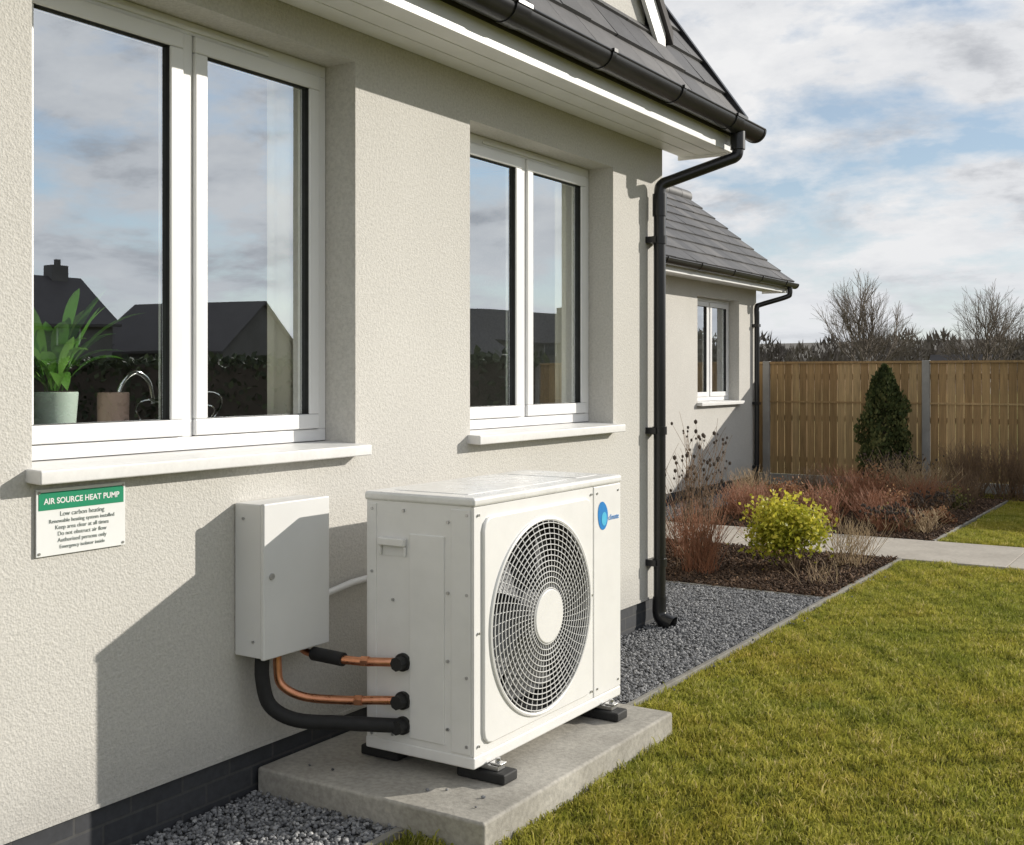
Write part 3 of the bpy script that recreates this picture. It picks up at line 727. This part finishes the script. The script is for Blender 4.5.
# ------------------------------------------------------------------ house plants
def leaf(b,base,az,L,w,rise,droop,rnd):
    n=11; vs=[]; d=Vector((math.cos(az),math.sin(az),0)); s=Vector((-math.sin(az),math.cos(az),0)); base=Vector(base)
    for i in range(n):
        t=i/(n-1); p=base+d*(L*(t**1.2)*.8)+Vector((0,0,rise*t-droop*t*t))
        ww=w*(.08 if t<.3 else math.sin(math.pi*min(1,(t-.25)/.75))**.8)+.002
        if t>=.99: ww=.001
        vs+=[p-s*ww+Vector((0,0,ww*.3)),p,p+s*ww+Vector((0,0,ww*.3))]
    fs=[]
    for i in range(n-1):
        for k in (0,1): fs.append((i*3+k,i*3+k+1,(i+1)*3+k+1,(i+1)*3+k))
    b.add(vs,fs,rnd)
def houseplant(x,y,z,s,seed):
    rg=random.Random(seed); P=empty("potted_plant")
    b=B(); b.cyl((x,y,z),(0,0,1),.062*s,.20*s,32,.078*s); b.obj("pot",M_pot,P,bevel=.004)
    b=B(); b.cyl((x,y,z+.196*s),(0,0,1),.07*s,.007,24); b.obj("potting_soil",M_soil,P)
    b=B()
    for i in range(36):
        az=2*math.pi*i/36+rg.uniform(-.1,.1)
        L=rg.uniform(.22,.40)*s
        if math.cos(az)>0: L=min(L,.13/max(math.cos(az),.05))
        up=rg.uniform(.24,.54)*(1 if i%3 else .7)
        leaf(b,(x+rg.uniform(-.02,.02),y+rg.uniform(-.02,.02),z+.19*s),az,L,rg.uniform(.018,.030)*s,up*s,rg.uniform(.05,.26)*s,rg.random())
    b.obj("leaves",M_hplant,P,smooth=True,attr=True)
houseplant(-.37,2.560,1.331,1.05,3)
houseplant(-.36,4.84,1.331,.90,9)
T=empty("kitchen_tap")
b=B(); tx=-.38
b.tube([(tx,2.84,1.332),(tx,2.84,1.50),(tx,2.86,1.57),(tx,2.92,1.61),(tx,2.98,1.58),(tx,3.0,1.51),(tx,3.0,1.49)],.011,12); b.cyl((tx,2.84,1.332),(0,0,1),.022,.03,20)
b.obj("spout",M_chrome,T,smooth=True)
WO=empty("wire_ornament"); b=B()
for (yc,zc,r_) in ((2.97,1.45,.055),(3.27,1.47,.062),(3.25,1.44,.04)):
    b.tube([(-.36+.02*math.sin(t*2),yc+r_*math.cos(t),zc+r_*math.sin(t)) for t in [2*math.pi*i/24 for i in range(24)]],.004,8,closed=True,smooth=1)
b.tube([(-.36,3.27,1.41),(-.36,3.27,1.34)],.004,8,smooth=1); b.cyl((-.36,3.27,1.331),(0,0,1),.04,.01,20)
b.tube([(-.36,2.97,1.40),(-.36,2.97,1.34)],.004,8,smooth=1); b.cyl((-.36,2.97,1.331),(0,0,1),.03,.01,20)
b.obj("wires",M_chrome,WO,smooth=True)
b=B(); b.cyl((-.33,2.78,1.332),(0,0,1),.055,.205,28,.057); b.obj("terracotta_cup",M_pink,None,bevel=.004)
# ------------------------------------------------------------------ fence
FN=empty("garden_fence"); FY=16.30
b=B(); pc=B(); rl=B()
px0=-2.72-2.26*3
xs=[px0+2.26*i for i in range(8)]
for i,x in enumerate(xs):
    pc.box(x-.05,x+.05,FY-.05,FY+.05,-.1,1.80)
    if i==len(xs)-1: break
    a=x+.052; e=xs[i+1]-.052
    pc.box(a,e,FY-.02,FY+.02,-.02,.16)
    rl.box(a,e,FY-.035,FY+.035,1.765,1.795)
    for z in (.35,.95,1.55): rl.box(a,e,FY+.012,FY+.035,z,z+.07)
    rl.box(a,e,FY-.022,FY-.014,1.20,1.225)
    while a<e-.01:
        w=min(.108,e-a); tl=random.uniform(-.003,.003)
        b.box(a+.003,a+w-.003,FY-.010+tl,FY+.008+tl,.165,1.763); a+=.11
b.obj("boards",M_wood,FN,attr=True); rl.obj("rails",M_wood,FN,attr=True); pc.obj("posts",M_postc,FN,bevel=.006)
# ------------------------------------------------------------------ vegetation
def leaf_cloud(n,center,rad,size,seed,shape='ell',clumps=14,mat=None,name="foliage",parent=None,upright=False):
    g=np.random.default_rng(seed); c=np.array(center); rad=np.array(rad)
    if shape=='ell':
        cc=g.normal(size=(clumps,3)); cc/=np.linalg.norm(cc,axis=1)[:,None]; cc*=g.uniform(.35,.82,(clumps,1)); cc[:,2]=np.abs(cc[:,2])*1.1-.15
        k=g.integers(0,clumps,n); p=cc[k]+g.normal(size=(n,3))*.20
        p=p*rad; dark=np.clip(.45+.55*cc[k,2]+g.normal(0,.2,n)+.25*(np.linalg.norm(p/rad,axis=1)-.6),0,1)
    elif shape=='box':
        p=g.uniform(-1,1,(n,3))*rad; e=g.integers(0,3,n); sg=np.sign(g.uniform(-1,1,n))
        p[e==0,1]=(sg*rad[1])[e==0]*g.uniform(.6,1.05,(e==0).sum()); p[e==1,2]=rad[2]*g.uniform(.8,1.03,(e==1).sum()); dark=g.uniform(0,1,n)
    else:
        t=g.uniform(0,1,n)**1.3; a=g.uniform(0,2*np.pi,n)
        prof=np.sin(np.pi*np.clip(.18+.82*t,0,1))**.7*(1.0)
        rr=prof*(.5+.5*g.uniform(0,1,n)**.4)*(1+.20*np.sin(a*5+t*9)+.16*np.sin(a*3-t*17))
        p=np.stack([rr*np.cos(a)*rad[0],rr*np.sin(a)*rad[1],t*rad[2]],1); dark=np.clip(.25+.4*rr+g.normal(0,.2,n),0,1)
    p=p+c; p[:,2]=np.maximum(p[:,2],.03)
    u=g.normal(size=(n,3)); 
    if upright: u[:,2]=np.abs(u[:,2])+1.2
    u/=np.linalg.norm(u,axis=1)[:,None]
    w=np.cross(u,g.normal(size=(n,3))); w/=np.linalg.norm(w,axis=1)[:,None]
    s=g.uniform(.6,1.25,n)[:,None]*size
    V=np.stack([p,p+u*s*.5+w*s*.32,p+u*s,p+u*s*.5-w*s*.32],1)
    i=np.arange(n)*4; F=np.stack([i,i+1,i+2,i+3],1)
    me=np_mesh(name,V.reshape(-1,3),F,np.repeat(dark,4),mat)
    return link(name,me,parent)
def stems(b,c,n,h,spread,r=.003,seed=0,heads=None,base=.06,bend=.15,branch=0):
    g=random.Random(seed)
    for i in range(n):
        a=g.uniform(0,2*math.pi); s=spread*g.uniform(.1,1); hh=h*g.uniform(.55,1)
        p0=Vector((c[0]+g.uniform(-base,base),c[1]+g.uniform(-base,base),0)); tip=p0+Vector((math.cos(a)*s,math.sin(a)*s,hh))
        mid=(p0+tip)/2+Vector((g.uniform(-1,1),g.uniform(-1,1),.6))*bend*h*.3
        b.tube([p0,mid,tip],[r,r*.8,r*.4],3,smooth=3,caps=False)
        for k in range(branch):
            t=g.uniform(.3,.9); q=p0.lerp(tip,t)+Vector((0,0,.02)); aa=g.uniform(0,2*math.pi); l=h*g.uniform(.12,.3)
            b.tube([q,q+Vector((math.cos(aa)*l*.6,math.sin(aa)*l*.6,l))],[r*.6,r*.3],3,smooth=1,caps=False)
            if heads is not None and g.random()<.4: heads.append(q+Vector((math.cos(aa)*l*.6,math.sin(aa)*l*.6,l)))
        if heads is not None: heads.append(tip)
LS=empty("euonymus_shrub"); 
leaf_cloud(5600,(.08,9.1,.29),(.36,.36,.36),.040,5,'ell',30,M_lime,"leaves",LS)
b=B(); stems(b,(.08,9.1),26,.5,.24,.004,4,branch=2); b.obj("twigs",M_brown,LS)
def seedplant(name,c,n,h,spread,seed,mat,branch=2,withheads=True,r=.003,base=.12):
    P=empty(name); b=B(); hd=[] if withheads else None
    stems(b,c,n,h,spread,r,seed,hd,base,branch=branch); b.obj("stems",mat,P)
    if withheads:
        b=B()
        for p in hd:
            s=random.uniform(.008,.017); b.add(ICO*np.array([s,s,s*1.3])+np.array(p[:]),[tuple(f) for f in ICF])
        b.obj("seed_heads",M_seed,P)
seedplant("seedhead_perennial",(-.62,8.75),48,1.15,.38,1,M_brown,3,r=.0038)
seedplant("dry_grass_clump",(-.50,8.62),120,.62,.34,2,M_red,1,False,.003)
seedplant("dry_grass_clump",(-.85,9.2),90,.55,.30,3,M_red,1,False,.003)
seedplant("dry_grass_clump",(-1.2,8.9),80,.6,.30,33,M_straw,1,False,.003)
seedplant("dry_perennial",(.42,9.55),60,.42,.33,4,M_straw,3,False,.003)
seedplant("dry_perennial",(-.30,9.75),50,.35,.25,14,M_red,3,False,.003)
seedplant("dry_perennial",(.48,8.6),22,.2,.2,15,M_straw,2,False,.0025)
k=0
for (x,y,h,s,m) in ((-.6,12.2,.45,.35,M_red),(-.1,12.4,.38,.38,M_red),(-1.3,12.0,.42,.35,M_red),(.25,13.2,.30,.35,M_brown),(-.55,13.4,.5,.42,M_red),(-1.2,13.6,.5,.40,M_brown),(-.1,14.1,.58,.50,M_straw),(-.45,14.6,.62,.5,M_straw),(.35,14.4,.5,.4,M_brown),(.4,12.0,.25,.3,M_straw),(-1.7,13.0,.5,.35,M_straw),(.2,11.9,.26,.3,M_red),(-.9,14.3,.5,.4,M_red),(.1,13.7,.45,.4,M_red),(-1.6,12.3,.4,.3,M_red)):
    k+=1; seedplant("dry_shrub",(x,y),110,h,s,50+k,m,2,k%4==0,.0042,.16)
for (x,y,r,h,sd,mt) in ((-.9,12.5,.36,.28,61,M_redleaf),(-.1,13.0,.38,.24,62,M_redleaf),(-.6,14.1,.42,.34,63,M_redleaf),(-1.3,13.0,.34,.28,64,M_redleaf),(.3,14.0,.3,.22,65,M_olive),(.1,12.2,.26,.14,66,M_olive),(-.5,11.8,.24,.14,67,M_redleaf),(-.9,13.6,.3,.2,68,M_olive),(.42,12.8,.2,.12,69,M_redleaf)):
    leaf_cloud(1500,(x,y,h*.5),(r,r,h),.035,sd,'ell',12,mt,"berberis_shrub")
for (x,y,sd) in ((.75,15.75,71),(1.5,15.7,72),(.2,15.7,73)):
    seedplant("dry_shrub",(x,y),120,.75,.45,sd,M_brown,3,False,.0042,.2)
CT=empty("conifer_shrub")
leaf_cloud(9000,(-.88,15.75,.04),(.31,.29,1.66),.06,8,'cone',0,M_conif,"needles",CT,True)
b=B(); b.cyl((-.88,15.75,0),(0,0,1),.04,1.3,8,.01); b.cyl((-.88,15.75,.1),(0,0,1),.14,1.2,10,.03); b.obj("trunk_dark_core",M_seed,CT)  # trunk, plus an added dark cone for the shade inside the crown
def bare_tree(x,y,h,seed):
    g=random.Random(seed); P=empty("bare_tree"); b=B()
    def grow(p,d,L,r,lev):
        if lev>6 or r<.0025: return
        m=p+d*L*.5+Vector((g.uniform(-1,1),g.uniform(-1,1),g.uniform(-.3,.6)))*L*.09
        q=p+d*L
        b.tube([p,m,q],[r,r*.85,r*.68],6 if lev<2 else 3,smooth=2,caps=False)
        nchild=5 if lev<1 else (4 if lev<3 else (3 if lev<6 else 0))
        for i in range(nchild):
            t=1 if i==0 else g.uniform(.35,1); ang=g.uniform(.12,.35) if i==0 else g.uniform(.3,.75)
            o=d.orthogonal().normalized(); o.rotate(Matrix.Rotation(g.uniform(0,2*math.pi),3,d))
            nd=(d*math.cos(ang)+o*math.sin(ang)+Vector((0,0,.12))).normalized()
            grow(p.lerp(q,t) if t<1 else q,nd,L*g.uniform(.68,.84),r*(.66 if i==0 else .54),lev+1)
    grow(Vector((0,0,0)),Vector((0,0,1)),h*.2,h*.0145,0)
    o=b.obj("branches",M_bark,P); 
    zmax=max(v[2] for v in b.v); s=h/zmax; P.location=(x,y,0); P.scale=(s,s,s)
cx,cy=3.16,0.0; YAW=math.atan(728/1150)
def bearing(px,depth):
    u=(px-512)/1150*depth; return cx+u*math.cos(YAW)-depth*math.sin(YAW), cy+u*math.sin(YAW)+depth*math.cos(YAW)
x,y=bearing(866,46); bare_tree(x,y,5.9,11)
x,y=bearing(985,50); bare_tree(x,y,5.8,25)
x,y=bearing(1130,48); bare_tree(x,y,6.0,31)
# distant woodland: rounded crowns made of fine twig slivers
g=rng; nc=900; per=260
ca=g.uniform(0,2*np.pi,nc); cr=g.uniform(112,150,nc); ch=g.uniform(4.0,5.9,nc)+.4*np.sin(ca*6); cw=g.uniform(2.2,4.2,nc)
k=np.repeat(np.arange(nc),per); n=nc*per
th=g.uniform(0,2*np.pi,n); rr=np.sqrt(g.uniform(0,1,n)); zz_=g.uniform(0,1,n)
prof=np.sqrt(np.clip(1-(zz_**2.2),0,1)); R_=cw[k]*prof*rr
X=cr[k]*np.cos(ca[k])+R_*np.cos(th); Y=cr[k]*np.sin(ca[k])+R_*np.sin(th); Z=zz_*ch[k]
w=g.uniform(.04,.15,n); hl=g.uniform(.4,1.0,n); lx,ly=g.normal(0,.3,n),g.normal(0,.3,n); ta=(-np.sin(ca[k]),np.cos(ca[k]))
V=np.stack([np.stack([X-ta[0]*w,Y-ta[1]*w,Z],1),np.stack([X+ta[0]*w,Y+ta[1]*w,Z],1),np.stack([X+lx,Y+ly,Z+hl],1)],1).reshape(-1,3)
F=np.arange(3*n).reshape(-1,3)
cr_=g.uniform(0,.6,nc)
link("distant_treeline",np_mesh("distant_treeline",V,F,np.repeat(np.clip(cr_[k]+g.uniform(0,.4,n),0,1),3),M_wood_tree))
b=B(); nn=240; vs=[]
for i in range(nn):
    t=2*math.pi*i/nn; hh=3.6+.5*math.sin(t*7)+.3*math.sin(t*19)
    for (r_,z_) in ((125,0),(140,hh),(260,hh*1.7),(420,hh+7+3*math.sin(t*4+1))): vs.append((r_*math.cos(t),r_*math.sin(t),z_))
fs=[(i*4+k,((i+1)%nn)*4+k,((i+1)%nn)*4+k+1,i*4+k+1) for i in range(nn) for k in range(3)]
b.add(vs,fs); b.obj("hills",gen("hill_scrub",(.12,.108,.09),(.08,.072,.06),.95,.2))
HG=empty("garden_hedge")
leaf_cloud(9000,(15.3,16.3,.95),(9.0,.45,.95),.16,91,'box',0,M_hedge,"leaves",HG)
b=B(); b.box(6.35,24.2,16.0,16.6,0,1.8); b.obj("core",M_seed,HG)
def nhouse(x,y,rot,w,d,hw,hr,chim=True):
    P=empty("neighbour_house"); b=B(); b.box(-d/2,d/2,-w/2,w/2,0,hw)
    for s in (-1,1):
        v=[(-d/2,s*w/2,hw),(d/2,s*w/2,hw),(0,s*w/2,hw+hr)]
        b.add(v+[(p[0],p[1]-s*.2,p[2]) for p in v],[(0,1,2),(5,4,3),(0,3,4,1),(1,4,5,2),(2,5,3,0)])
    b.obj("walls",M_wallfar,P)
    b=B(); o=.35; k=hr/(d/2)
    prism_roof(b,d/2+o,hw-o*k+.15,0,hw+hr+.15,-w/2-.3,w/2+.3,.15); 
    b.obj("roof",M_rooffar,P)
    b=B(); 
    if chim: b.box(-.45,.45,w/2-1.6,w/2-.7,hw+hr-.6,hw+hr+.7); b.box(-.3,-.05,w/2-1.3,w/2-1.05,hw+hr+.7,hw+hr+1.0)
    else: b.box(-.1,.1,-.1,.1,hw+hr,hw+hr+.3)
    b.obj("chimney",M_wallfar,P)
    b=B(); f=B()
    for s in (-1,1):
        for yy in (-w*.3,0,w*.3):
            for z in ((.9,),(3.2,)) if hw>4.1 else ((.9,),):
                xx=s*(d/2+.02); b.box(min(xx,xx+s*.03),max(xx,xx+s*.03),yy-.6,yy+.6,z[0],z[0]+1.0)
                f.box(min(xx,xx+s*.05),max(xx,xx+s*.05),yy-.7,yy-.6,z[0]-.1,z[0]+1.1); f.box(min(xx,xx+s*.05),max(xx,xx+s*.05),yy+.6,yy+.7,z[0]-.1,z[0]+1.1)
    b.obj("windows",M_winfar,P); f.obj("window_frames",M_wframefar,P)
    P.location=(x,y,0); P.rotation_euler=(0,0,rot)
nhouse(50,33,R(8),13,8,4.2,2.4,True); nhouse(50,49,R(80),9,8,3.0,2.8,False); nhouse(42,60,R(5),10,8,2.8,2.4,False); nhouse(46,79,R(20),12,8,4.2,2.4,True)
nhouse(54,14,0,12,8,4.2,2.4,False); nhouse(58,42,R(20),9,8,3.4,2.2,False)
x,y=bearing(962,98); nhouse(x,y,YAW+R(60),4.5,4,1.9,1.3,False)
# ------------------------------------------------------------------ sun, sky
EL=R(20); AZ=math.atan2(.82,.99)
Dv=Vector((math.sin(AZ)*math.cos(EL),math.cos(AZ)*math.cos(EL),math.sin(EL)))
L=D.lights.new("sun",'SUN'); L.energy=4.7; L.angle=R(.5); L.color=(1,.94,.845)
lo=D.objects.new("sun",L); scene.collection.objects.link(lo); lo.rotation_euler=Dv.to_track_quat('Z','Y').to_euler()
w=D.worlds.new("World"); scene.world=w; w.use_nodes=True; nt=w.node_tree; bg=nt.nodes["Background"]
sky=nt.nodes.new("ShaderNodeTexSky"); sky.sky_type='NISHITA'; sky.sun_disc=False; sky.sun_elevation=EL; sky.sun_rotation=AZ; sky.air_density=1; sky.dust_density=.1; sky.ozone_density=2
tc=nt.nodes.new("ShaderNodeTexCoord"); sp=nt.nodes.new("ShaderNodeSeparateXYZ"); nt.links.new(tc.outputs["Generated"],sp.inputs[0])
zz=mathn(nt,'ADD',mathn(nt,'MAXIMUM',sp.outputs[2],0.0),.26)
cb=nt.nodes.new("ShaderNodeCombineXYZ"); nt.links.new(mathn(nt,'DIVIDE',sp.outputs[0],zz),cb.inputs[0]); nt.links.new(mathn(nt,'DIVIDE',sp.outputs[1],zz),cb.inputs[1])
n1=noise(nt,cb.outputs[0],2.1,10,.60,.1); mask=ramp(nt,n1.outputs["Fac"],[(.39,0),(.52,1)])
mp=nt.nodes.new("ShaderNodeMapping"); mp.inputs["Location"].default_value=(.06,.08,0); nt.links.new(cb.outputs[0],mp.inputs[0])
n2=noise(nt,mp.outputs[0],2.6,9,.62,.15)
cc=ramp(nt,n2.outputs["Fac"],[(.40,(7.3,7.3,7.35)),(.52,(6.3,6.4,6.6)),(.62,(4.2,4.35,4.65))])
hz=ramp(nt,sp.outputs[2],[(0.0,.75),(.16,0.0)])
skc=mixc(nt,1.0,sky.outputs[0],(.86,.92,.95),'MULTIPLY')
skc=mixc(nt,.38,skc,(5.4,5.7,6.1))
c1=mixc(nt,mask.outputs[0],skc,cc.outputs[0])
c2=mixc(nt,hz.outputs[0],c1,(6.3,6.5,6.75))
nt.links.new(c2,bg.inputs[0]); bg.inputs[1].default_value=.12
# ------------------------------------------------------------------ camera
cam=D.cameras.new("camera"); co=D.objects.new("camera",cam); scene.collection.objects.link(co)
co.location=(cx,cy,1.6); co.rotation_euler=(R(90),0,YAW); cam.sensor_width=36; cam.lens=1150/1024*36; cam.shift_y=-47.5/1024; cam.clip_end=2500; cam.clip_start=.05
scene.camera=co
scene.view_settings.view_transform='Standard'; scene.view_settings.look='None'; scene.view_settings.exposure=0
